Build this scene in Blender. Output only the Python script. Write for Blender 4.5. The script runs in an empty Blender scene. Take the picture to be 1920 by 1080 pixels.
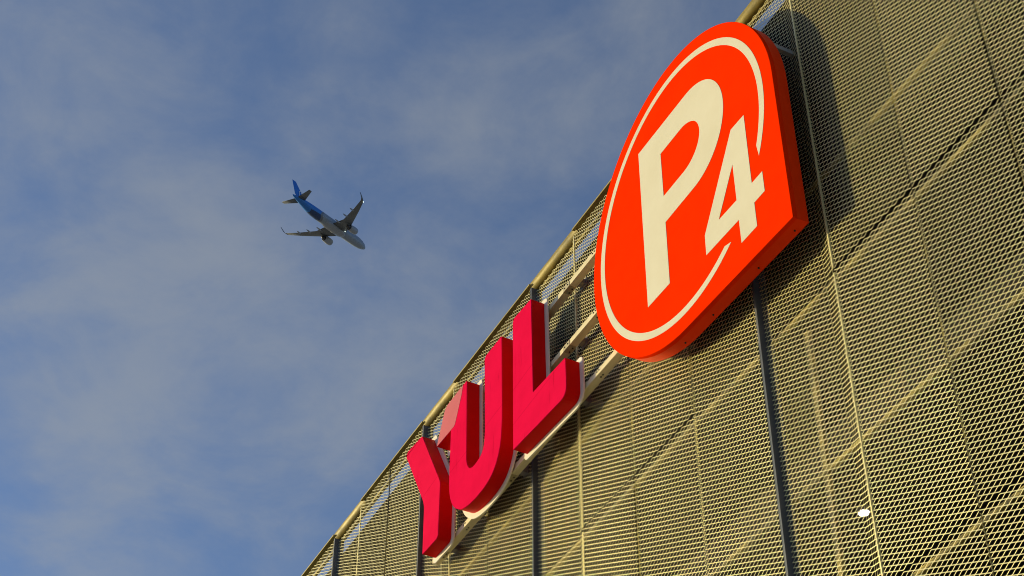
import bpy, bmesh, math, random
from mathutils import Vector, Matrix
from mathutils.geometry import tessellate_polygon
R = math.radians
random.seed(7)
scene = bpy.context.scene
col = scene.collection

# ------------------------------------------------------------------ camera
GROUND = -1.6                      # the camera stands at the origin, 1.6 m above the pavement
M = ((0.45691547, 0.88950718, 0.0022879), (0.59157789, -0.30579616, 0.74600557), (-0.66427694, 0.33950802, 0.66593577))
cam_data = bpy.data.cameras.new('camera')
cam = bpy.data.objects.new('camera', cam_data); col.objects.link(cam)
rx, up, fw = Vector(M[0]), Vector(M[1]), Vector(M[2])
mw = Matrix((rx, up, -fw)).transposed().to_4x4()
cam.matrix_world = mw
cam_data.sensor_width = 36.0
cam_data.lens = 36.0 * 3300.08 / 1920.0
cam_data.clip_start = 0.1; cam_data.clip_end = 6000
scene.camera = cam

# ------------------------------------------------------------------ light
SUN_EL, SUN_AZ = R(10.0), R(52.0)          # AZ: from the wall's normal towards the left
sun_from = Vector((-math.sin(SUN_AZ) * math.cos(SUN_EL), -math.cos(SUN_AZ) * math.cos(SUN_EL), math.sin(SUN_EL)))
sd = bpy.data.lights.new('sun', 'SUN'); sd.energy = 4.5; sd.angle = R(0.5); sd.color = (1.0, 0.83, 0.40)
so = bpy.data.objects.new('sun', sd); col.objects.link(so)
so.rotation_euler = sun_from.to_track_quat('Z', 'Y').to_euler()
so.location = (0, 0, 40)

scene.view_settings.view_transform = 'Standard'
scene.view_settings.look = 'None'
scene.view_settings.gamma = 1.0
scene.view_settings.exposure = 0.0
scene.view_settings.use_curve_mapping = False
scene.cycles.filter_width = 1.0
scene.cycles.max_bounces = 8
scene.cycles.diffuse_bounces = 4
scene.cycles.caustics_reflective = False
scene.cycles.caustics_refractive = False

# ------------------------------------------------------------------ sky
world = bpy.data.worlds.new('World'); scene.world = world
world.use_nodes = True
wt = world.node_tree; wt.nodes.clear()
def wn(t): return wt.nodes.new(t)
def wl(a, b): wt.links.new(a, b)
out = wn('ShaderNodeOutputWorld'); bg = wn('ShaderNodeBackground'); wl(bg.outputs[0], out.inputs[0])
sky = wn('ShaderNodeTexSky'); sky.sky_type = 'NISHITA'; sky.sun_disc = False
sky.sun_elevation = SUN_EL
sky.sun_rotation = math.atan2(sun_from.x, sun_from.y)
sky.air_density = 1.0; sky.dust_density = 1.0; sky.ozone_density = 2.0
bg.inputs[1].default_value = 0.15
tc = wn('ShaderNodeTexCoord')
def wmath(op, a, b=None, clamp=False):
    n = wn('ShaderNodeMath'); n.operation = op; n.use_clamp = clamp
    for i, v in enumerate((a, b)):
        if v is None: continue
        if hasattr(v, 'is_output'): wl(v, n.inputs[i])
        else: n.inputs[i].default_value = v
    return n.outputs[0]
# a layer of soft cloud lying far overhead: direction / height gives the place on the layer
sep = wn('ShaderNodeSeparateXYZ'); wl(tc.outputs['Generated'], sep.inputs[0])
zc = wmath('MAXIMUM', sep.outputs[2], 0.06)
cmb = wn('ShaderNodeCombineXYZ'); wl(wmath('DIVIDE', sep.outputs[0], zc), cmb.inputs[0]); wl(wmath('DIVIDE', sep.outputs[1], zc), cmb.inputs[1])
def wnoise(scale, detail, rough, off, dist=0.0):
    mp = wn('ShaderNodeMapping'); mp.inputs[1].default_value = off; wl(cmb.outputs[0], mp.inputs[0])
    n = wn('ShaderNodeTexNoise'); n.inputs['Scale'].default_value = scale; n.inputs['Detail'].default_value = detail
    n.inputs['Roughness'].default_value = rough; n.inputs['Distortion'].default_value = dist
    wl(mp.outputs[0], n.inputs['Vector']); return n
warp = wnoise(3.2, 4.0, 0.55, (3.1, 1.7, 0.0))
wv = wn('ShaderNodeVectorMath'); wv.operation = 'MULTIPLY_ADD'
wl(warp.outputs['Color'], wv.inputs[0]); wv.inputs[1].default_value = (0.16, 0.16, 0.16); wv.inputs[2].default_value = (-0.08, -0.08, -0.08)
wv2 = wn('ShaderNodeVectorMath'); wv2.operation = 'ADD'; wl(tc.outputs['Generated'], wv2.inputs[0]); wl(wv.outputs[0], wv2.inputs[1])
wv3 = wn('ShaderNodeVectorMath'); wv3.operation = 'NORMALIZE'; wl(wv2.outputs[0], wv3.inputs[0])
FPX = 3300.08
def direction(x, y):
    d = rx * (x - 960) / FPX + up * (540 - y) / FPX + fw
    return d.normalized()
CLOUD_BANKS = [  # heading of each bank, its spread, its weight
    (60, 110, 170, .55), (420, 330, 150, .40), (440, 560, 190, .80), (240, 835, 130, .65), (120, 610, 110, .35),
    (560, 190, 60, .30), (930, 140, 150, .45), (700, 790, 170, .40), (800, 560, 180, .35), (200, 1010, 200, .45),
    (1010, 330, 130, .25), (1250, 90, 110, .40), (1000, 190, 90, .15), (-250, 500, 300, .5), (560, -200, 200, .4), (1500, -500, 500, .6)]
acc = None
for (px, py, rad, wgt) in CLOUD_BANKS:
    d = wn('ShaderNodeVectorMath'); d.operation = 'DOT_PRODUCT'; wl(wv3.outputs[0], d.inputs[0]); d.inputs[1].default_value = direction(px, py)
    s2 = (rad / FPX) ** 2
    e = wmath('MULTIPLY', wmath('POWER', math.e, wmath('MULTIPLY', wmath('SUBTRACT', d.outputs['Value'], 1.0), 1.0 / s2)), wgt)
    acc = e if acc is None else wmath('ADD', acc, e)
n1 = wnoise(6.5, 7.0, 0.60, (0.4, 2.2, 0.0), 0.35)
n2 = wnoise(15.0, 5.0, 0.6, (7.7, 5.1, 0.0), 0.2)
fld = wmath('ADD', wmath('MULTIPLY', wmath('SUBTRACT', n1.outputs['Fac'], 0.5), 1.5), wmath('MULTIPLY', wmath('SUBTRACT', n2.outputs['Fac'], 0.5), 0.55))
dens = wmath('ADD', wmath('MULTIPLY', acc, 0.75), fld)
mr = wn('ShaderNodeMapRange'); mr.interpolation_type = 'SMOOTHSTEP'; wl(dens, mr.inputs[0])
mr.inputs[1].default_value = 0.0; mr.inputs[2].default_value = 1.15; mr.inputs[3].default_value = 0.07; mr.inputs[4].default_value = 0.54
tint = wn('ShaderNodeMix'); tint.data_type = 'RGBA'; tint.blend_type = 'MULTIPLY'; tint.inputs[0].default_value = 1.0
wl(sky.outputs[0], tint.inputs[6]); tint.inputs[7].default_value = (0.74, 0.86, 1.10, 1)
mix = wn('ShaderNodeMix'); mix.data_type = 'RGBA'; wl(mr.outputs[0], mix.inputs[0]); wl(tint.outputs[2], mix.inputs[6])
mix.inputs[7].default_value = (2.42, 2.52, 2.48, 1)
wl(mix.outputs[2], bg.inputs[0])

# ------------------------------------------------------------------ helpers
def link(o, parent=None):
    col.objects.link(o)
    if parent: o.parent = parent
    return o
def tag(o, label=None, cat=None, group=None, kind=None):
    if label: o['label'] = label
    if cat: o['category'] = cat
    if group: o['group'] = group
    if kind: o['kind'] = kind
    return o
def empty(name, loc=(0, 0, 0)):
    o = bpy.data.objects.new(name, None); o.location = loc; o.empty_display_size = 0.3
    return link(o)
class MB:
    def __init__(self): self.v = []; self.f = []; self.s = []
    def add(self, vs, fs, smooth=False):
        b = len(self.v); self.v += [tuple(p) for p in vs]
        for f in fs: self.f.append(tuple(i + b for i in f)); self.s.append(smooth)
    def box(self, a, b):
        (x0, y0, z0), (x1, y1, z1) = a, b
        self.add([(x0, y0, z0), (x1, y0, z0), (x1, y1, z0), (x0, y1, z0), (x0, y0, z1), (x1, y0, z1), (x1, y1, z1), (x0, y1, z1)],
                 [(0, 3, 2, 1), (4, 5, 6, 7), (0, 1, 5, 4), (1, 2, 6, 5), (2, 3, 7, 6), (3, 0, 4, 7)])
    def prism(self, poly, y0, y1, holes=(), smooth_sides=False, y0_poly=None):
        """outline in X/Z extruded from y0 (front) to y1"""
        loops = [list(poly)] + [list(h) for h in holes]
        flat = [p for l in loops for p in l]
        tris = tessellate_polygon([[Vector((p[0], p[1], 0)) for p in l] for l in loops])
        n = len(flat)
        vs = [(p[0], y0, p[1]) for p in flat] + [(p[0], y1, p[1]) for p in flat]
        fs = []
        for t in tris:
            a, b, c = (flat[i] for i in t)
            ccw = (b[0] - a[0]) * (c[1] - a[1]) - (b[1] - a[1]) * (c[0] - a[0]) > 0
            t = tuple(t) if ccw else tuple(reversed(t))
            fs.append(t); fs.append(tuple(i + n for i in reversed(t)))
        self.add(vs, fs)
        base = len(self.v) - 2 * n; k = 0
        for li, l in enumerate(loops):
            m = len(l)
            area = sum(l[i][0] * l[(i + 1) % m][1] - l[(i + 1) % m][0] * l[i][1] for i in range(m))
            fwd_ = (area > 0) == (li == 0)
            for i in range(m):
                a, b = k + i, k + (i + 1) % m
                q = (a, a + n, b + n, b) if fwd_ else (a, b, b + n, a + n)
                self.f.append(tuple(base + j for j in q)); self.s.append(smooth_sides)
            k += m
    def tube(self, a, b, r, n=16, r2=None, caps=True, smooth=True):
        a, b = Vector(a), Vector(b); d = (b - a).normalized()
        u = d.orthogonal().normalized(); w = d.cross(u)
        r2 = r if r2 is None else r2
        vs = []
        for c, rr in ((a, r), (b, r2)):
            for i in range(n):
                t = 2 * math.pi * i / n; vs.append(c + u * rr * math.cos(t) + w * rr * math.sin(t))
        fs = [(i, (i + 1) % n, n + (i + 1) % n, n + i) for i in range(n)]
        self.add(vs, fs, smooth)
        if caps: self.add(vs, [tuple(reversed(range(n))), tuple(range(n, 2 * n))])
    def rings(self, rings, smooth=True, close=True, caps=True):
        n = len(rings[0]); vs = [p for r in rings for p in r]; fs = []
        for k in range(len(rings) - 1):
            for i in range(n if close else n - 1):
                j = (i + 1) % n
                fs.append((k * n + i, k * n + j, (k + 1) * n + j, (k + 1) * n + i))
        self.add(vs, fs, smooth)
        if caps:
            self.add(rings[0], [tuple(reversed(range(n)))]); self.add(rings[-1], [tuple(range(n))])
    def mesh(self, name):
        me = bpy.data.meshes.new(name); me.from_pydata(self.v, [], self.f)
        me.polygons.foreach_set('use_smooth', self.s); me.update(); return me
    def build(self, name, mat, parent=None, bevel=0, fix=False):
        me = self.mesh(name)
        if fix:
            bm = bmesh.new(); bm.from_mesh(me); bmesh.ops.remove_doubles(bm, verts=bm.verts, dist=1e-5)
            bmesh.ops.recalc_face_normals(bm, faces=bm.faces); bm.to_mesh(me); bm.free()
        for m_ in (mat if isinstance(mat, (list, tuple)) else [mat]): me.materials.append(m_)
        o = bpy.data.objects.new(name, me); link(o, parent)
        if bevel:
            b = o.modifiers.new('bevel', 'BEVEL'); b.width = bevel; b.segments = 2; b.limit_method = 'ANGLE'; b.angle_limit = R(50)
        return o

def material(name, color, rough=0.5, metal=0.0, noise=0.0, scale=(1, 1, 1), nscale=4.0, color2=None, bump=0.0, bump_scale=60.0, spec=0.5, lo=0.35, hi=0.7):
    m = bpy.data.materials.new(name); m.use_nodes = True
    nt = m.node_tree; b = nt.nodes['Principled BSDF']
    b.inputs['Base Color'].default_value = (*color, 1); b.inputs['Roughness'].default_value = rough
    b.inputs['Metallic'].default_value = metal; b.inputs['Specular IOR Level'].default_value = spec
    t = nt.nodes.new('ShaderNodeTexCoord')
    if color2 is not None:
        mp = nt.nodes.new('ShaderNodeMapping'); mp.inputs[3].default_value = scale; nt.links.new(t.outputs['Object'], mp.inputs[0])
        n = nt.nodes.new('ShaderNodeTexNoise'); n.inputs['Scale'].default_value = nscale; n.inputs['Detail'].default_value = 6; n.inputs['Roughness'].default_value = .62
        nt.links.new(mp.outputs[0], n.inputs['Vector'])
        r = nt.nodes.new('ShaderNodeMapRange'); r.inputs[1].default_value = lo; r.inputs[2].default_value = hi
        nt.links.new(n.outputs['Fac'], r.inputs[0])
        x = nt.nodes.new('ShaderNodeMix'); x.data_type = 'RGBA'; nt.links.new(r.outputs[0], x.inputs[0])
        x.inputs[6].default_value = (*color, 1); x.inputs[7].default_value = (*color2, 1)
        nt.links.new(x.outputs[2], b.inputs['Base Color'])
        rr = nt.nodes.new('ShaderNodeMapRange'); rr.inputs[3].default_value = rough - .06; rr.inputs[4].default_value = rough + .1
        nt.links.new(n.outputs['Fac'], rr.inputs[0]); nt.links.new(rr.outputs[0], b.inputs['Roughness'])
    if bump:
        n = nt.nodes.new('ShaderNodeTexNoise'); n.inputs['Scale'].default_value = bump_scale; n.inputs['Detail'].default_value = 3
        nt.links.new(t.outputs['Object'], n.inputs['Vector'])
        bp = nt.nodes.new('ShaderNodeBump'); bp.inputs['Strength'].default_value = bump; bp.inputs['Distance'].default_value = .01
        nt.links.new(n.outputs['Fac'], bp.inputs['Height']); nt.links.new(bp.outputs[0], b.inputs['Normal'])
    return m
def emissive(name, color, strength):
    m = material(name, color); b = m.node_tree.nodes['Principled BSDF']
    b.inputs['Emission Color'].default_value = (*color, 1); b.inputs['Emission Strength'].default_value = strength
    return m

MAT = dict(
    mesh=material('expanded_aluminium', (0.95, 0.85, 0.46), 0.45, 0.4, color2=(0.86, 0.76, 0.37), nscale=3.0, lo=.3, hi=.75),
    pipe=material('weathered_galvanised_pipe', (0.40, 0.30, 0.05), 0.55, 0.1, color2=(0.13, 0.105, 0.03), scale=(1, 3, 3), nscale=2.6, bump=.3, bump_scale=9),
    cap=material('weathered_cap_plate', (0.42, 0.34, 0.09), 0.5, 0.1, color2=(0.22, 0.18, 0.06), nscale=3),
    post=material('dark_steel', (0.10, 0.115, 0.14), 0.45, 0.2, color2=(0.14, 0.15, 0.17), nscale=5),
    girt=material('patchy_sunlit_angle', (0.46, 0.36, 0.09), 0.5, 0.2, color2=(0.08, 0.068, 0.03), nscale=1.3, lo=.38, hi=.56),  # yellow and dark patches paint in broken sunlight on the steel
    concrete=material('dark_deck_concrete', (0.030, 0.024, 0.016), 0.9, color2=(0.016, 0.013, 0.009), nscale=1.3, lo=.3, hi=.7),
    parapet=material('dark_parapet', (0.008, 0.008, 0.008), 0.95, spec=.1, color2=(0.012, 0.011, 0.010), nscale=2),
    rail=material('galvanised_rail', (0.74, 0.66, 0.43), 0.5, 0.1, color2=(0.60, 0.52, 0.32), scale=(.4, 4, 4), nscale=5, lo=.4, hi=.75),
    clip=material('clip_steel', (0.50, 0.44, 0.28), 0.5, 0.2, color2=(0.36, 0.31, 0.19), nscale=9),
    arm=material('pale_steel_arm', (0.45, 0.45, 0.45), 0.45, 0.3),
    stub=material('grey_standoff_steel', (0.20, 0.18, 0.18), 0.5, 0.3),
    bolt=material('dark_bolt', (0.02, 0.02, 0.02), 0.5, 0.6),
    pale_bounce_ground=material('pavement', (0.50, 0.46, 0.37), 0.9, color2=(0.42, 0.38, 0.31), nscale=.6),  # unseen ground, made pale and warm to bounce light onto undersides
)

# ------------------------------------------------------------------ ground
g = MB(); g.add([(-3000, -3000, GROUND), (3000, -3000, GROUND), (3000, 3000, GROUND), (-3000, 3000, GROUND)], [(0, 1, 2, 3)])
tag(g.build('ground', MAT['pale_bounce_ground']), kind='structure')

# ------------------------------------------------------------------ parking garage
WALL = 8.4; STEP = 0.075
garage = empty('parking_garage', (-17, WALL, GROUND))
tag(garage, 'tall parking garage clad in golden expanded metal mesh, pipe rail along its top', 'building')
GO = Vector((17, -WALL, -GROUND))
def gbuild(mb, name, mat, **k):
    mb.v = [tuple(Vector(p) + GO) for p in mb.v]
    return mb.build(name, mat, garage, **k)

CW, CH, S, TH, TILT, KY, FLAT = 0.1165, 0.0562, 0.0096, 0.0014, R(5), 0.36, 0.006
def mesh_panel(cols, height, ramp):
    """one sheet of expanded metal: zigzag strands swept along X; left edge x=0, bottom z=0, face y=0"""
    mb = MB(); rows = max(1, round(height / CH)); 
    amp = (CH / 2 - S * math.cos(TILT)) / 2
    # half the ribbon's section in Y/Z: wide across the tilt, thin through it
    wy, wz = math.sin(TILT) * S / 2, math.cos(TILT) * S / 2
    ty, tz = math.cos(TILT) * TH / 2, -math.sin(TILT) * TH / 2
    sect = [(-wy - ty, -wz - tz), (-wy + ty, -wz + tz), (wy + ty, wz + tz), (wy - ty, wz - tz)]
    W = cols * CW; xs = []
    for i in range(2 * cols + 1):
        c = i * CW / 2; s = -1 if i % 2 == 0 else 1
        if i > 0: xs.append((c - FLAT, s))
        if i < 2 * cols: xs.append((c + FLAT, s))
    xs = [(0.0, -1)] + xs + [(W, -1 if (2 * cols) % 2 == 0 else 1)]
    def off(x):
        if not ramp: return 0.0
        t = (x - (W - 0.175)) / 0.165
        return STEP * (1 - min(1, max(0, t)))
    for r in range(rows * 2):
        zc = (r + .5) * CH / 2; sg = 1 if r % 2 == 0 else -1
        pts = []
        for (x, s) in xs:
            zl = s * sg * amp
            pts.append((x, off(x) - KY * zl, zc + zl))
        rings = [[(x, y + a, z + b) for (a, b) in sect] for (x, y, z) in pts]
        mb.rings(rings, smooth=False, caps=False)
    me = mb.mesh('mesh_panel'); me.materials.append(MAT['mesh']); return me, W
JOINTS = [-29.8, -28.6, -27.45, -26.3, -25.1, -23.95, -22.77, -21.65, -20.54, -19.36, -18.27, -17.11, -15.88, -14.65, -13.47, -12.22, -10.97, -9.68, -8.45, -7.2, -6.0, -4.8]
POSTS = {-29.8, -26.3, -22.77, -19.36, -15.88, -10.97, -6.0}
TIERS = [(11.372, 15.99), (7.842, 11.348), (4.30, 7.820), (0.76, 4.285)]
nt_ = MAT['mesh'].node_tree; bs_ = nt_.nodes['Principled BSDF']; src_ = bs_.inputs['Base Color'].links[0].from_socket
oi_ = nt_.nodes.new('ShaderNodeObjectInfo'); mr_ = nt_.nodes.new('ShaderNodeMapRange'); mr_.inputs[3].default_value = .86; mr_.inputs[4].default_value = 1.06
nt_.links.new(oi_.outputs['Random'], mr_.inputs[0])
hv_ = nt_.nodes.new('ShaderNodeHueSaturation'); nt_.links.new(mr_.outputs[0], hv_.inputs['Value']); nt_.links.new(src_, hv_.inputs['Color']); nt_.links.new(hv_.outputs[0], bs_.inputs['Base Color'])
meshes = {}
for ti, (z0, z1) in enumerate(TIERS):
    h = z1 - z0
    for rec in (False, True):
        hh = h + (0.0 if not rec or ti else 0.0)
        meshes[ti, rec] = mesh_panel(10, hh, rec)
for j in range(len(JOINTS) - 1):
    x0, x1 = JOINTS[j], JOINTS[j + 1]
    rec = x0 in POSTS
    for ti, (z0, z1) in enumerate(TIERS):
        me, W = meshes[ti, rec]
        o = bpy.data.objects.new('mesh_panel', me); link(o, garage)
        a = x0 + (0.024 if rec else 0.013); b = x1 - 0.004
        jig = random.uniform(-.006, .006)
        o.location = Vector((a, WALL + random.uniform(-.004, .004), z0 + jig)) + GO
        o.scale = ((b - a) / W, 1, (z1 - z0) / (round((z1 - z0) / CH) * CH))
        o.rotation_euler = (random.uniform(-.0016, .0016), random.uniform(-.0012, .0012), random.uniform(-.006, .006))
for x in sorted(POSTS):
    mb = MB(); mb.box((x - .012, WALL + .004, .3), (x + .022, WALL + .17, 16.03)); gbuild(mb, 'post', MAT['post'])
# the set-back bays end in a bare pipe, the proud bays in a flat cap plate
for k in range(len(JOINTS) - 1):
    if JOINTS[k] in POSTS:
        mb = MB(); mb.tube((JOINTS[k] - .05, WALL + .11, 16.13), (JOINTS[k + 1] + .03, WALL + .11, 16.13), .095, 28)
        gbuild(mb, 'pipe_rail', MAT['pipe'])
        x = JOINTS[k + 1]
        for z0, z1 in TIERS:
            mb = MB(); nz = int((z1 - z0) / (CH / 2))
            mb.rings([[(x - .006 + q, WALL - .008, z0 + .01 + i_ * CH / 2), (x + .008 + q, WALL - .008, z0 + .01 + i_ * CH / 2), (x + .008 + q, WALL + .010, z0 + .01 + i_ * CH / 2), (x - .006 + q, WALL + .010, z0 + .01 + i_ * CH / 2)] for i_ in range(nz) for q in [(.007 if i_ % 2 else -.003) + random.uniform(-.002, .002)]], smooth=False)
            gbuild(mb, 'edge_trim', MAT['mesh'], fix=True)
        nxt = [p for p in JOINTS if p in POSTS and p > x] or [JOINTS[-1]]
        mb = MB(); mb.box((x - .02, WALL - .014, 16.092), (nxt[0] - .012, WALL + .14, 16.117)); gbuild(mb, 'cap_plate', MAT['cap'])
for z, y in ((15.985, .10), (12.82, .15), (11.44, .15), (9.5, .15), (7.86, .15), (6.0, .15), (4.2, .15)):
    mb = MB(); mb.box((-29.8, WALL + y, z - .022), (-4.8, WALL + y + .045, z + .022)); gbuild(mb, 'girt', MAT['girt'])
for j_, x in enumerate(JOINTS):
    if x in POSTS or JOINTS[max(j_ - 1, 0)] in POSTS: continue
    for z0, z1 in TIERS[:3]:
        mb = MB(); nz = int((z1 - z0) / (CH / 2))
        mb.rings([[(x + .013 + q, WALL - .009, z0 + .01 + i_ * CH / 2), (x + .0175 + q, WALL - .009, z0 + .01 + i_ * CH / 2), (x + .0175 + q, WALL + .004, z0 + .01 + i_ * CH / 2), (x + .013 + q, WALL + .004, z0 + .01 + i_ * CH / 2)] for i_ in range(nz) for q in [(.008 if i_ % 2 else -.004) + random.uniform(-.002, .002)]], smooth=False)
        gbuild(mb, 'edge_trim', MAT['girt'], fix=True)
for x, z0, z1 in ((-10.42, 7.9, 11.2), (-18.9, 9.0, 14.2)):  # uprights added behind the mesh to give bright vertical streaks
    mb = MB(); mb.box((x - .03, WALL + .17, z0), (x + .03, WALL + .21, z1)); gbuild(mb, 'streak_strut', MAT['girt'])
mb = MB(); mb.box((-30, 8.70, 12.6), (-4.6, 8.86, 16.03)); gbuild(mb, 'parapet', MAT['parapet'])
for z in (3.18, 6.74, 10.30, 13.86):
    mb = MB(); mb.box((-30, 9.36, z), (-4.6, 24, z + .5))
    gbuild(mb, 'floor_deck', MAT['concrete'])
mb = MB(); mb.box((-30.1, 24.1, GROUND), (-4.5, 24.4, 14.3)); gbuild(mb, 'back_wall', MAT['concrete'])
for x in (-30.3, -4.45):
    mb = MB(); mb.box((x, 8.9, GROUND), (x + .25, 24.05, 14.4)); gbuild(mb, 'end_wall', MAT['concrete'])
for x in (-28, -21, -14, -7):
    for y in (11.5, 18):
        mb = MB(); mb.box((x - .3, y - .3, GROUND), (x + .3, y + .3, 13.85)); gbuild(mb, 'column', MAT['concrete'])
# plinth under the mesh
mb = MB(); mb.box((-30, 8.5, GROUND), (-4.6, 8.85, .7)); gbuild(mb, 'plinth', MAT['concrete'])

# lit ceiling lamp seen through the mesh
lamp = empty('ceiling_lamp', (-11.62, 9.97, 10.285))
tag(lamp, 'small round white lit lamp on the deck ceiling, glowing through the mesh', 'lamp')
mb = MB(); mb.tube((0, 0, -.05), (0, 0, .012), .066, 24); mb.build('lamp_housing', MAT['stub'], lamp)
mb = MB(); mb.rings([[(r_ * math.cos(t * math.pi / 12), r_ * math.sin(t * math.pi / 12), z_) for t in range(24)] for r_, z_ in ((.056, -.052), (.052, -.062), (.036, -.070), (.012, -.074))])
mb.build('diffuser', emissive('lamp_glow', (1.0, .96, .88), 7), lamp, fix=True)

# ------------------------------------------------------------------ signs: curves
def catmull(pts, n=6, closed=False):
    o = []
    m = len(pts)
    for i in range(m - 1):
        p0 = pts[max(i - 1, 0)]; p1 = pts[i]; p2 = pts[i + 1]; p3 = pts[min(i + 2, m - 1)]
        for k in range(n):
            t = k / n
            o.append(tuple(.5 * ((2 * p1[c]) + (-p0[c] + p2[c]) * t + (2 * p0[c] - 5 * p1[c] + 4 * p2[c] - p3[c]) * t * t + (-p0[c] + 3 * p1[c] - 3 * p2[c] + p3[c]) * t ** 3) for c in (0, 1)))
    o.append(tuple(pts[-1])); return o
def arc(cx, cz, rx_, rz_, a0, a1, n):
    return [(cx + rx_ * math.cos(R(a0 + (a1 - a0) * i / n)), cz + rz_ * math.sin(R(a0 + (a1 - a0) * i / n))) for i in range(n + 1)]
def shift(p, dx, dz): return [(a + dx, b + dz) for a, b in p]
def offset(poly, d, seg=6):
    """grow an outline by d, rounding its outer corners"""
    m = len(poly)
    area = sum(poly[i][0] * poly[(i + 1) % m][1] - poly[(i + 1) % m][0] * poly[i][1] for i in range(m))
    p = poly if area > 0 else poly[::-1]
    res = []
    for i in range(m):
        a, b, c = (Vector(p[(i + k) % m]) for k in (-1, 0, 1))
        e1, e2 = (b - a).normalized(), (c - b).normalized()
        n1, n2 = Vector((e1.y, -e1.x)), Vector((e2.y, -e2.x))
        turn = e1.x * e2.y - e1.y * e2.x; ang = math.atan2(turn, e1.dot(e2))
        if ang > R(12):
            k = max(2, int(seg * ang / (math.pi / 2)))
            for q in range(k + 1):
                t = ang * q / k; r_ = Vector((n1.x * math.cos(t) - n1.y * math.sin(t), n1.x * math.sin(t) + n1.y * math.cos(t)))
                res.append(tuple(b + r_ * d))
        else:
            nn = (n1 + n2).normalized(); res.append(tuple(b + nn * (d / max(.35, nn.dot(n1)))))
    return res
def rounded(poly, radii, seg=5):
    res = []; m = len(poly)
    for i in range(m):
        r_ = radii.get(i, 0)
        a, b, c = (Vector(poly[(i + k) % m]) for k in (-1, 0, 1))
        if not r_: res.append(tuple(b)); continue
        u, w = (a - b).normalized() * r_, (c - b).normalized() * r_
        for k in range(seg + 1):
            t = k / seg; res.append(tuple((b + u) * (1 - t) ** 2 + b * 2 * t * (1 - t) + (b + w) * t * t))
    return res

# ------------------------------------------------------------------ P4 sign
def sign_paint(name, base, dirt, rough, streak=.5, seam=(), spec=0.0):
    """gloss paint or vinyl, with faint streaks of wear running down it"""
    m = bpy.data.materials.new(name); m.use_nodes = True; nt = m.node_tree; b = nt.nodes['Principled BSDF']
    L = nt.links.new; t = nt.nodes.new('ShaderNodeTexCoord')
    def noise(sc, scale, det=5, rg=.6):
        mp = nt.nodes.new('ShaderNodeMapping'); mp.inputs[3].default_value = sc; L(t.outputs['Object'], mp.inputs[0])
        n = nt.nodes.new('ShaderNodeTexNoise'); n.inputs['Scale'].default_value = scale; n.inputs['Detail'].default_value = det; n.inputs['Roughness'].default_value = rg
        L(mp.outputs[0], n.inputs['Vector']); return n.outputs['Fac']
    def mrange(v, a, c, d=0, e=1):
        n = nt.nodes.new('ShaderNodeMapRange'); L(v, n.inputs[0])
        for i, q in zip((1, 2, 3, 4), (a, c, d, e)): n.inputs[i].default_value = q
        return n.outputs[0]
    def math_(op, a, c):
        n = nt.nodes.new('ShaderNodeMath'); n.operation = op
        for i, q in enumerate((a, c)):
            if hasattr(q, 'is_output'): L(q, n.inputs[i])
            else: n.inputs[i].default_value = q
        return n.outputs[0]
    s1 = mrange(noise((7, 7, .55), 2.2), .60, .74)
    s2 = mrange(noise((1, 1, 1), 1.4), .40, .62)
    fac = math_('MULTIPLY', math_('MULTIPLY', s1, s2), streak)
    blot = math_('MULTIPLY', mrange(noise((1, 1, 1), 3.0), .42, .75), .25)
    fac = math_('ADD', fac, blot)
    if seam:
        sx = nt.nodes.new('ShaderNodeSeparateXYZ'); L(t.outputs['Object'], sx.inputs[0])
        for (z, slope) in seam:
            d = math_('ABSOLUTE', math_('SUBTRACT', math_('SUBTRACT', sx.outputs[2], z), math_('MULTIPLY', sx.outputs[0], slope)), 0)
            fac = math_('ADD', fac, mrange(d, .004, .012, .42, 0))
    x = nt.nodes.new('ShaderNodeMix'); x.data_type = 'RGBA'; L(fac, x.inputs[0]); x.inputs[6].default_value = (*base, 1); x.inputs[7].default_value = (*dirt, 1)
    L(x.outputs[2], b.inputs['Base Color'])
    L(mrange(noise((1, 1, 1), 2.5), .3, .7, rough - .05, rough + .1), b.inputs['Roughness'])
    bp = nt.nodes.new('ShaderNodeBump'); bp.inputs['Strength'].default_value = .12; bp.inputs['Distance'].default_value = .02
    L(noise((1, 1, 1), 1.1, 2), bp.inputs['Height']); L(bp.outputs[0], b.inputs['Normal'])
    b.inputs['Specular IOR Level'].default_value = spec
    return m
RED = sign_paint('orange_red_vinyl', (0.92, 0.030, 0.0005), (0.72, 0.013, 0.0005), .7, .35)
REDSIDE = sign_paint('orange_red_casing', (0.94, 0.040, 0.0008), (0.70, 0.03, 0.001), .4, .4, spec=.06)
RETURN = sign_paint('dark_red_return', (0.66, 0.004, 0.003), (0.44, 0.003, 0.002), .4, .4, spec=.05)
CREAM = material('white_vinyl', (0.72, 0.685, 0.57), .5, spec=.1, color2=(.67, .63, .51), nscale=2.0)
PF, PB = 8.02, 8.21
OX, OZ = -11.6, 13.6
ox, oz = -11.62, 14.012
outline = arc(ox, oz, 1.916, 2.033, 0, 268, 88) + [(-9.70, 11.908)]
outline = [p for p in outline]
outline.insert(0, (-9.697, 13.3)) if False else None
sign = empty('parking_sign', (ox, PB, oz))
tag(sign, 'big orange red round sign with one square corner, reading P4 in cream', 'sign')
SO = Vector((-ox, -PB, -oz))
def sbuild(mb, root, name, mat, **k):
    off_ = -root.location
    mb.v = [tuple(Vector(p) + off_) for p in mb.v]
    return mb.build(name, mat, root, **k)
mb = MB(); mb.prism(offset(outline, -.004), PF + .012, PB, smooth_sides=False); sbuild(mb, sign, 'casing', REDSIDE)
mb = MB(); mb.prism(outline, PF, PF + .055); sbuild(mb, sign, 'face_panel', RED, bevel=.004)
ring = arc(ox, oz, 1.741, 1.837, 0, 360, 144); ring_i = arc(ox, oz, 1.647, 1.746, 0, 360, 144)
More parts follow.
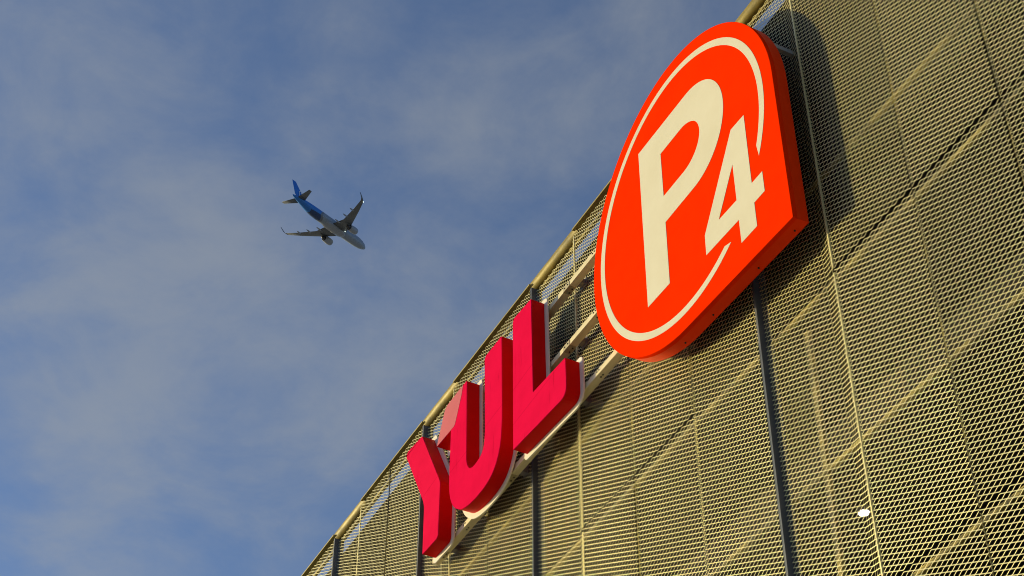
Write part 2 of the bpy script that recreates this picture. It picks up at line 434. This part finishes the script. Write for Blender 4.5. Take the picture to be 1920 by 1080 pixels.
def on_ell(rx_, rz_, x=None, z=None):
    if x is not None: return -math.degrees(math.acos((x - ox) / rx_)), 0
a_out = -math.degrees(math.asin(.886 / 1.837)); a_in = -math.degrees(math.asin((14.014 - 13.299) / 1.746))
b_out = 360 - math.degrees(math.acos((-10.73 - ox) / 1.741)); b_in = 360 - math.degrees(math.acos((-10.85 - ox) / 1.647))
poly = arc(ox, oz, 1.741, 1.837, a_out, b_out, 120) + arc(ox, oz, 1.647, 1.746, b_in, a_in, 120)
mb = MB(); mb.prism(poly, PF - .003, PF + .001); sbuild(mb, sign, 'ring', CREAM)
p_out = [(-.770, 1.645), (.30, 1.640)] + arc(.30, .882, .703, .758, 90, -90, 36)[1:] + [(-.303, .118), (-.312, -.797), (-.777, -.786)]
p_hole = [(-.299, 1.214), (.13, 1.212)] + arc(.13, .868, .381, .345, 90, -90, 30)[1:] + [(-.301, .523)]
mb = MB(); mb.prism(shift(p_out, OX, OZ), PF - .0034, PF + .001, holes=[shift(p_hole, OX, OZ)]); sbuild(mb, sign, 'letter_p', CREAM)
f_out = [(1.335, .303), (1.082, .313), (.421, -.702), (.414, -.980), (1.043, -1.001), (1.044, -1.328), (1.331, -1.332), (1.331, -1.004), (1.524, -1.005), (1.524, -.722), (1.329, -.722)]
f_hole = [(1.043, -.182), (.697, -.706), (1.043, -.717)]
mb = MB(); mb.prism(shift(f_out, OX, OZ), PF - .0034, PF + .001, holes=[shift(f_hole, OX, OZ)]); sbuild(mb, sign, 'digit_four', CREAM)
for (x, dz) in ((-11.9, .0), (-11.35, .0), (-10.5, 0), (-9.86, 0)):      # weep holes along the underside
    zz = 11.977 - (.035 * max(0, (x + 11.62) / 1.92) * 2) + (.02 if x < -11.6 else 0)
    mb = MB(); mb.tube((x, PF + .13, zz - .006), (x, PF + .13, zz + .02), .010, 10); sbuild(mb, sign, 'weep_hole', MAT['bolt'])
mb = MB(); mb.box((-9.90, PB - .02, 14.70), (-9.85, WALL + .10, 14.76)); sbuild(mb, sign, 'bracket_arm', MAT['arm'])

# ------------------------------------------------------------------ Y U L letters
LF, LB, PLB = 7.98, 8.176, 8.197
BX, BZ = -17.0, 13.0
PINK = sign_paint('faded_pink_vinyl', (0.60, 0.17, 0.21), (0.5, 0.13, 0.16), .5, .3)
PLATE = material('cream_backing', (0.82, 0.80, 0.70), .5, color2=(.74, .71, .60), nscale=3)
Y = rounded([(-1.40, 2.043), (-1.90, 2.092), (-1.935, 2.03), (-1.264, .845), (-1.225, .724), (-1.214, -.040), (-.735, -.052), (-.727, .83), (-.790, .95)], {1: .06, 2: .05, 3: .05, 4: .05, 6: .07, 7: .05, 8: .05})
pink = [(-.872, 1.508), (-.776, 1.715), (-.659, 1.955), (-.615, 2.005), (-.56, 2.024), (-.065, 2.031), (-.108, 1.896), (-.236, 1.626), (-.300, 1.508), (-.335, 1.494)]
u_in = catmull([(.082, .667), (.118, .563), (.193, .467), (.328, .425), (.520, .462), (.606, .580), (.628, .789)], 6)
u_out = catmull([(1.112, .86), (1.107, .559), (1.075, .30), (1.005, .120), (.870, -.030), (.681, -.104), (.44, -.122), (.209, -.105), (.041, -.066), (-.100, .000), (-.263, .140), (-.364, .305), (-.412, .461), (-.431, .621), (-.433, .861)], 5)
U = [(-.065, 2.031), (.039, 2.027)] + u_in + [(.587, 1.985), (.595, 2.015), (.625, 2.041), (1.084, 2.037)] + u_out + [(-.425, 1.493), (-.335, 1.494), (-.872, 1.508), (-.776, 1.715), (-.659, 1.955), (-.615, 2.005), (-.56, 2.024)]
U = [p for i, p in enumerate(U) if p != (-.335, 1.494)]
L_ = rounded([(1.922, 2.036), (1.45, 2.072), (1.412, 2.03), (1.432, -.055), (2.800, -.150), (2.789, .422), (1.958, .475)], {1: .03, 2: .03, 4: .16})
def letter(name, label, poly, red, facet=None):
    cx = sum(p[0] for p in poly) / len(poly)
    root = empty(name, (BX + cx, LB, BZ)); tag(root, label, 'sign letter', 'three red letters on the wall rails')
    pw = shift(poly, BX, BZ)
    mb = MB(); mb.prism(offset(pw, -.002), LF + .010, LB - .001); sbuild(mb, root, 'letter_body', RETURN)
    mb = MB(); mb.prism(pw, LF, LF + .012); sbuild(mb, root, 'face', red, bevel=.003)
    mb = MB(); mb.prism(offset(pw, .072), LB, PLB); sbuild(mb, root, 'backing_plate', PLATE, bevel=.003)
    if facet:
        mb = MB(); mb.prism(offset(shift(facet, BX, BZ), -.0015), LF - .003, LF + .001); sbuild(mb, root, 'pink_facet', PINK)
    return root
CR = (0.76, 0.008, 0.072); CRD = (0.50, 0.004, 0.035)
letter('letter_y', 'crimson channel letter Y, lowest and leftmost of the three, without its right arm', Y, sign_paint('crimson_y', (0.78, 0.012, 0.075), CRD, .40, 1.3, [(.93, .12)]))
letter('letter_u', 'crimson channel letter U in the middle, with a pale pink facet at its top left', U, sign_paint('crimson_u', CR, CRD, .40, 1.3, [(.82, .06)]), pink)
letter('letter_l', 'crimson channel letter L, nearest the round orange sign', L_, sign_paint('crimson_l', CR, CRD, .40, 1.3, [(.93, .10), (.36, .06)]))

# ------------------------------------------------------------------ mounting rails
def rail(z, x0, x1, label, clips):
    root = empty('mounting_rail', (x0, 8.33, z)); tag(root, label, 'rail', 'horizontal rails behind the letters')
    y0, y1 = 8.215, 8.315
    def sweep(prof, xa, xb):
        m_ = MB(); m_.rings([[(x_, a, b) for a, b in prof] for x_ in (xa, xb)], smooth=False, caps=False)
        n_ = len(prof); tr = tessellate_polygon([[Vector((a, b, 0)) for a, b in prof]])
        for x_ in (xa, xb): m_.add([(x_, a, b) for a, b in prof], tr)
        return m_
    sbuild(sweep([(y0, z - .04), (y1, z - .04), (y1, z + .04), (y1 - .008, z + .04), (y1 - .008, z - .032), (y0 + .008, z - .032), (y0 + .008, z + .04), (y0, z + .04)], x0, x1), root, 'rail', MAT['rail'], fix=True)
    def bolt(x, y, zz, down):
        m_ = MB()
        if down: m_.tube((x, y, zz - .010), (x, y, zz + .002), .010, 8)
        else: m_.tube((x, y - .007, zz), (x, y + .002, zz), .010, 8)
        sbuild(m_, root, 'bolt', MAT['bolt'], fix=True)
    for x in clips:
        mb = MB(); mb.box((x - .045, y1 + .001, z - .05), (x + .045, WALL + .17, z + .03)); sbuild(mb, root, 'standoff', MAT['stub'], bevel=.003)
        mb = MB(); mb.box((x - .07, WALL - .024, z - .075), (x + .07, WALL - .014, z + .055)); sbuild(mb, root, 'flange', MAT['stub'], bevel=.002)
        sbuild(sweep([(y0 - .007, z - .048), (y1 - .01, z - .048), (y1 - .01, z - .0415), (y0 - .0015, z - .0415), (y0 - .0015, z + .034), (y0 - .007, z + .034)], x - .24, x - .08), root, 'clip', MAT['clip'], fix=True)
        for dx in (-.20, -.12):
            bolt(x + dx, y0 + .06, z - .049, True); bolt(x + dx, y0 - .008, z - .005, False)
    for x in [c + .52 for c in clips]:
        for dx in (0, .05):
            bolt(x + dx, y0 - .001, z + .01, False); bolt(x + dx, y0 + .05, z - .041, True)
    return root
CL = [-14.39, -12.9]
rail(14.93, -18.9, -10.2, 'topmost horizontal galvanised rail, running behind the tops of the letters', [-18.2, -16.1, -14.39])
rail(13.975, -18.4, -10.2, 'middle horizontal galvanised rail, seen between the L and the round sign', [-18.0, -16.1, -14.42])
rail(13.03, -18.4, -10.2, 'lowest horizontal galvanised rail, passing under the feet of the letters', [-17.97, -16.0, -14.39])

# ------------------------------------------------------------------ airliner (nose at x=0, tail at x=-44.5, left wing at +y)
PL_R = Matrix(((-0.50374345, -0.85459966, 0.126103), (0.8349383, -0.51911875, -0.18273958), (0.22163161, 0.01323436, 0.97504066)))
PL_C = Vector((-448.497, 153.738, 450.587))
plane = empty('airliner'); plane.matrix_world = Matrix.Translation(PL_C) @ PL_R.to_4x4() @ Matrix.Translation((22, 0, 0))
tag(plane, 'twin engine airliner with a blue tail climbing across the sky', 'aeroplane')
def fus_paint():
    m = material('airliner_paint', (.50, .54, .60), .35); nt = m.node_tree; b = nt.nodes['Principled BSDF']; L = nt.links.new
    t = nt.nodes.new('ShaderNodeTexCoord'); s = nt.nodes.new('ShaderNodeSeparateXYZ'); L(t.outputs['Object'], s.inputs[0])
    def mt(op, a, c):
        n = nt.nodes.new('ShaderNodeMath'); n.operation = op
        for i, q in enumerate((a, c)):
            if hasattr(q, 'is_output'): L(q, n.inputs[i])
            else: n.inputs[i].default_value = q
        return n.outputs[0]
    # the blue of the tail ends in a rounded edge on the sides of the fuselage
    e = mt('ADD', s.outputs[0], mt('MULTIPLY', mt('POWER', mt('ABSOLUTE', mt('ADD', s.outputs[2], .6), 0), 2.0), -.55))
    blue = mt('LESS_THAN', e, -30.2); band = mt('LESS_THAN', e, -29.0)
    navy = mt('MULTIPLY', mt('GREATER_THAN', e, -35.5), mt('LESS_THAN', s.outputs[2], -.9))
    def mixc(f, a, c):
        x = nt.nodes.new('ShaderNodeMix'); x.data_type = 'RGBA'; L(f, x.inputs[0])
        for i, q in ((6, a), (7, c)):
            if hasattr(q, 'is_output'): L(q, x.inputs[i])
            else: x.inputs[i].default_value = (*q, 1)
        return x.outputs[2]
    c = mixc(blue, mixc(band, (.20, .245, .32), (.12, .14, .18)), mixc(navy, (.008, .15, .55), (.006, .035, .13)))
    L(c, b.inputs['Base Color']); return m
FUS = fus_paint()
WINGM = material('airliner_wing_grey', (.13, .14, .15), .45, color2=(.08, .085, .095), scale=(1, .3, 1), nscale=.5)
BLUE = material('airliner_tail_blue', (.008, .16, .60), .4)
NAC = material('airliner_nacelle', (.24, .27, .33), .35); DARK = material('airliner_dark', (.02, .02, .025), .5); WHITE = material('airliner_white', (.7, .7, .72), .4)
# fuselage: rings of (x, centre z, half width, half height)
SEC = [(0.0, -.50, .02, .02), (-.25, -.47, .45, .42), (-.8, -.38, .85, .80), (-1.8, -.22, 1.28, 1.26), (-3.2, -.06, 1.66, 1.70), (-5.2, 0, 1.92, 1.98), (-7, 0, 1.975, 2.07), (-15, 0, 1.975, 2.07), (-30, 0, 1.975, 2.07), (-33, .10, 1.92, 1.97), (-36, .38, 1.70, 1.68), (-39, .74, 1.30, 1.28), (-41.5, .98, .90, .92), (-43.3, 1.10, .55, .60), (-44.5, 1.15, .26, .30)]
def ring_yz(x, cz, hw, hh, n=32): return [(x, hw * math.cos(2 * math.pi * i / n), cz + hh * math.sin(2 * math.pi * i / n)) for i in range(n)]
dense = []
for a, b in zip(SEC, SEC[1:]):
    k = 4
    for q in range(k): dense.append(tuple(a[i] + (b[i] - a[i]) * q / k for i in range(4)))
dense.append(SEC[-1])
mb = MB(); mb.rings([ring_yz(*s) for s in dense])
fus = mb.build('fuselage', FUS, plane, fix=True)
mb = MB()   # belly fairing under the wing
mb.rings([ring_yz(x, -1.35, w, h, 24) for x, w, h in ((-13.2, .2, .2), (-14.3, 1.35, .80), (-16, 1.85, 1.06), (-20, 2.02, 1.16), (-23.5, 1.9, 1.05), (-25.8, 1.3, .75), (-27.2, .2, .2))])
mb.build('belly_fairing', NAC, plane, fix=True)
for s in (1, -1):      # cockpit glass
    for k in range(3):
        mb = MB()
        a0, a1 = R(90 - s * (6 + k * 24)), R(90 - s * (28 + k * 24))
        def pt(a, x): 
            f = (abs(x) - .8) / 1.0; hw, hh, cz = .85 + .43 * f, .80 + .46 * f, -.38 + .16 * f
            return (x + .02, (hw + .02) * math.cos(a), cz + (hh + .02) * math.sin(a))
        mb.add([pt(a0, -1.45), pt(a1, -1.45), pt(a1, -2.0), pt(a0, -2.0)], [(0, 1, 2, 3)])
        mb.build('cockpit_window', DARK, plane)
def foil(le, chord, th, up_vec, n=10):
    """closed aerofoil ring in x / up_vec starting at the leading edge"""
    up_vec = Vector(up_vec); le = Vector(le); o = []
    for i in range(2 * n):
        s_ = i / n if i <= n else (2 * n - i) / n
        x = s_ * s_ * (3 - 2 * s_)
        t = th * chord * 2.4 * (math.sqrt(max(x, 0)) * (1 - x)) * .5 + .004 * chord
        o.append(le + Vector((-x * chord, 0, 0)) + up_vec * (t if i <= n else -t * .7))
    return [tuple(p) for p in o]
for s in (1, -1):
    secs = [((-14.6, 1.2 * s, -1.25), 8.4, .13), ((-17.2, 6.2 * s, -.82), 5.0, .115), ((-22.0, 13.0 * s, -.05), 2.85, .10), ((-24.75, 16.7 * s, .50), 1.75, .09)]
    tip = [((-25.35, 17.35 * s, .72), 1.45, .08, (0, -.55 * s, .83)), ((-26.0, 17.70 * s, 1.25), 1.15, .08, (0, -.92 * s, .38)), ((-26.9, 17.92 * s, 2.2), .85, .08, (0, -1 * s, .1)), ((-27.8, 18.02 * s, 3.05), .45, .08, (0, -1 * s, .05))]
    mb = MB(); mb.rings([foil(l, c, t, (0, 0, 1)) for l, c, t in secs])
    w = mb.build('wing', WINGM, plane, fix=True)
    mb = MB(); mb.rings([foil(secs[-1][0], secs[-1][1], .09, (0, 0, 1))] + [foil(l, c, t, u) for l, c, t, u in tip])
    mb.build('winglet', WINGM, w, fix=True)
    for (x, y, z, ln) in ((-21.4, 4.2, -1.25, 3.6), (-22.6, 8.3, -.9, 3.0), (-24.1, 12.0, -.45, 2.4)):
        mb = MB(); mb.rings([ring_yz(x - ln * q, z - .1 + .12 * abs(q - .4), .26 * math.sin(math.pi * min(.98, q + .02)) ** .6, .36 * math.sin(math.pi * min(.98, q + .02)) ** .6, 10) for q in (0, .12, .3, .55, .8, 1)])
        for i in range(len(mb.v)): mb.v[i] = (mb.v[i][0], mb.v[i][1] + y * s, mb.v[i][2])
        mb.build('flap_fairing', NAC, w, fix=True)
    # engine
    e = MB(); prof = [(-14.25, 1.08), (-14.1, 1.16), (-14.25, 1.24), (-15.0, 1.34), (-16.0, 1.36), (-17.2, 1.24), (-18.1, 1.05), (-18.15, .98)]
    def er(x, r_, n=28): return [(x, 5.75 * s + r_ * math.cos(2 * math.pi * i / n), -2.15 + r_ * math.sin(2 * math.pi * i / n)) for i in range(n)]
    e.rings([er(-15.2, 1.02)] + [er(*p) for p in prof] + [er(-17.6, .95)], caps=False); en = e.build('engine', NAC, plane, fix=True)
    e = MB(); e.rings([er(-14.75, .02), er(-15.0, .30), er(-15.15, 1.03)], caps=False); e.build('fan', DARK, en, fix=True)
    e = MB(); e.rings([er(-17.5, .95), er(-17.7, .78), er(-18.8, .60), er(-19.3, .50), er(-19.35, .3), er(-20.0, .02)]); e.build('exhaust', DARK, en, fix=True)
    e = MB()
    e.rings([[(x0, 5.75 * s + w_, zt), (x0, 5.75 * s - w_, zt), (x0, 5.75 * s - w_, zb), (x0, 5.75 * s + w_, zb)] for x0, w_, zt, zb in ((-15.3, .10, -.82, -.95), (-17.0, .24, -.72, -1.2), (-19.0, .24, -.85, -1.5), (-20.6, .08, -.95, -1.15))], smooth=False)
    e.build('pylon', WINGM, en, fix=True)
    mb = MB(); mb.rings([foil(l, c, t, (0, 0, 1)) for l, c, t in (((-38.6, .6 * s, .95), 4.0, .10), ((-41.6, 6.2 * s, 1.45), 1.5, .09))])
    mb.build('stabilizer', WINGM, plane, fix=True)
mb = MB(); mb.rings([foil(l, c, t, (0, 1, 0)) for l, c, t in (((-35.2, 0, 1.75), 7.2, .06), ((-37.6, 0, 2.6), 5.7, .10), ((-42.3, 0, 7.9), 2.2, .09))])
fin = mb.build('tail_fin', BLUE, plane, fix=True)
for s in (1, -1):      # pale curved emblem at the foot of the fin
    for (cx, cz, r0, r1, a0, a1) in ((-40.0, 3.6, .95, 1.25, 20, 215), (-40.6, 3.0, .45, .70, 160, 380), (-38.9, 2.9, 1.3, 1.5, 95, 150)):
        mb = MB()
        for k in range(10):
            t0, t1 = R(a0 + (a1 - a0) * k / 10), R(a0 + (a1 - a0) * (k + 1) / 10)
            mb.add([(cx + r_ * math.cos(t), s * .34, cz + r_ * math.sin(t)) for r_, t in ((r0, t0), (r1, t0), (r1, t1), (r0, t1))], [(0, 1, 2, 3)])
        mb.build('tail_emblem', WHITE, fin, fix=True)
glow = emissive('aircraft_light', (.85, 1.0, .9), 2.2)
for p in ((-25.2, -17.25, .55), (-16.0, -2.3, -1.6)):
    mb = MB(); mb.rings([[(p[0] + .17 * math.sin(R(e)), p[1] + .17 * math.cos(R(e)) * math.cos(t * math.pi / 5), p[2] + .17 * math.cos(R(e)) * math.sin(t * math.pi / 5)) for t in range(10)] for e in (-85, -45, 0, 45, 85)])
    mb.build('position_light', glow, plane, fix=True)
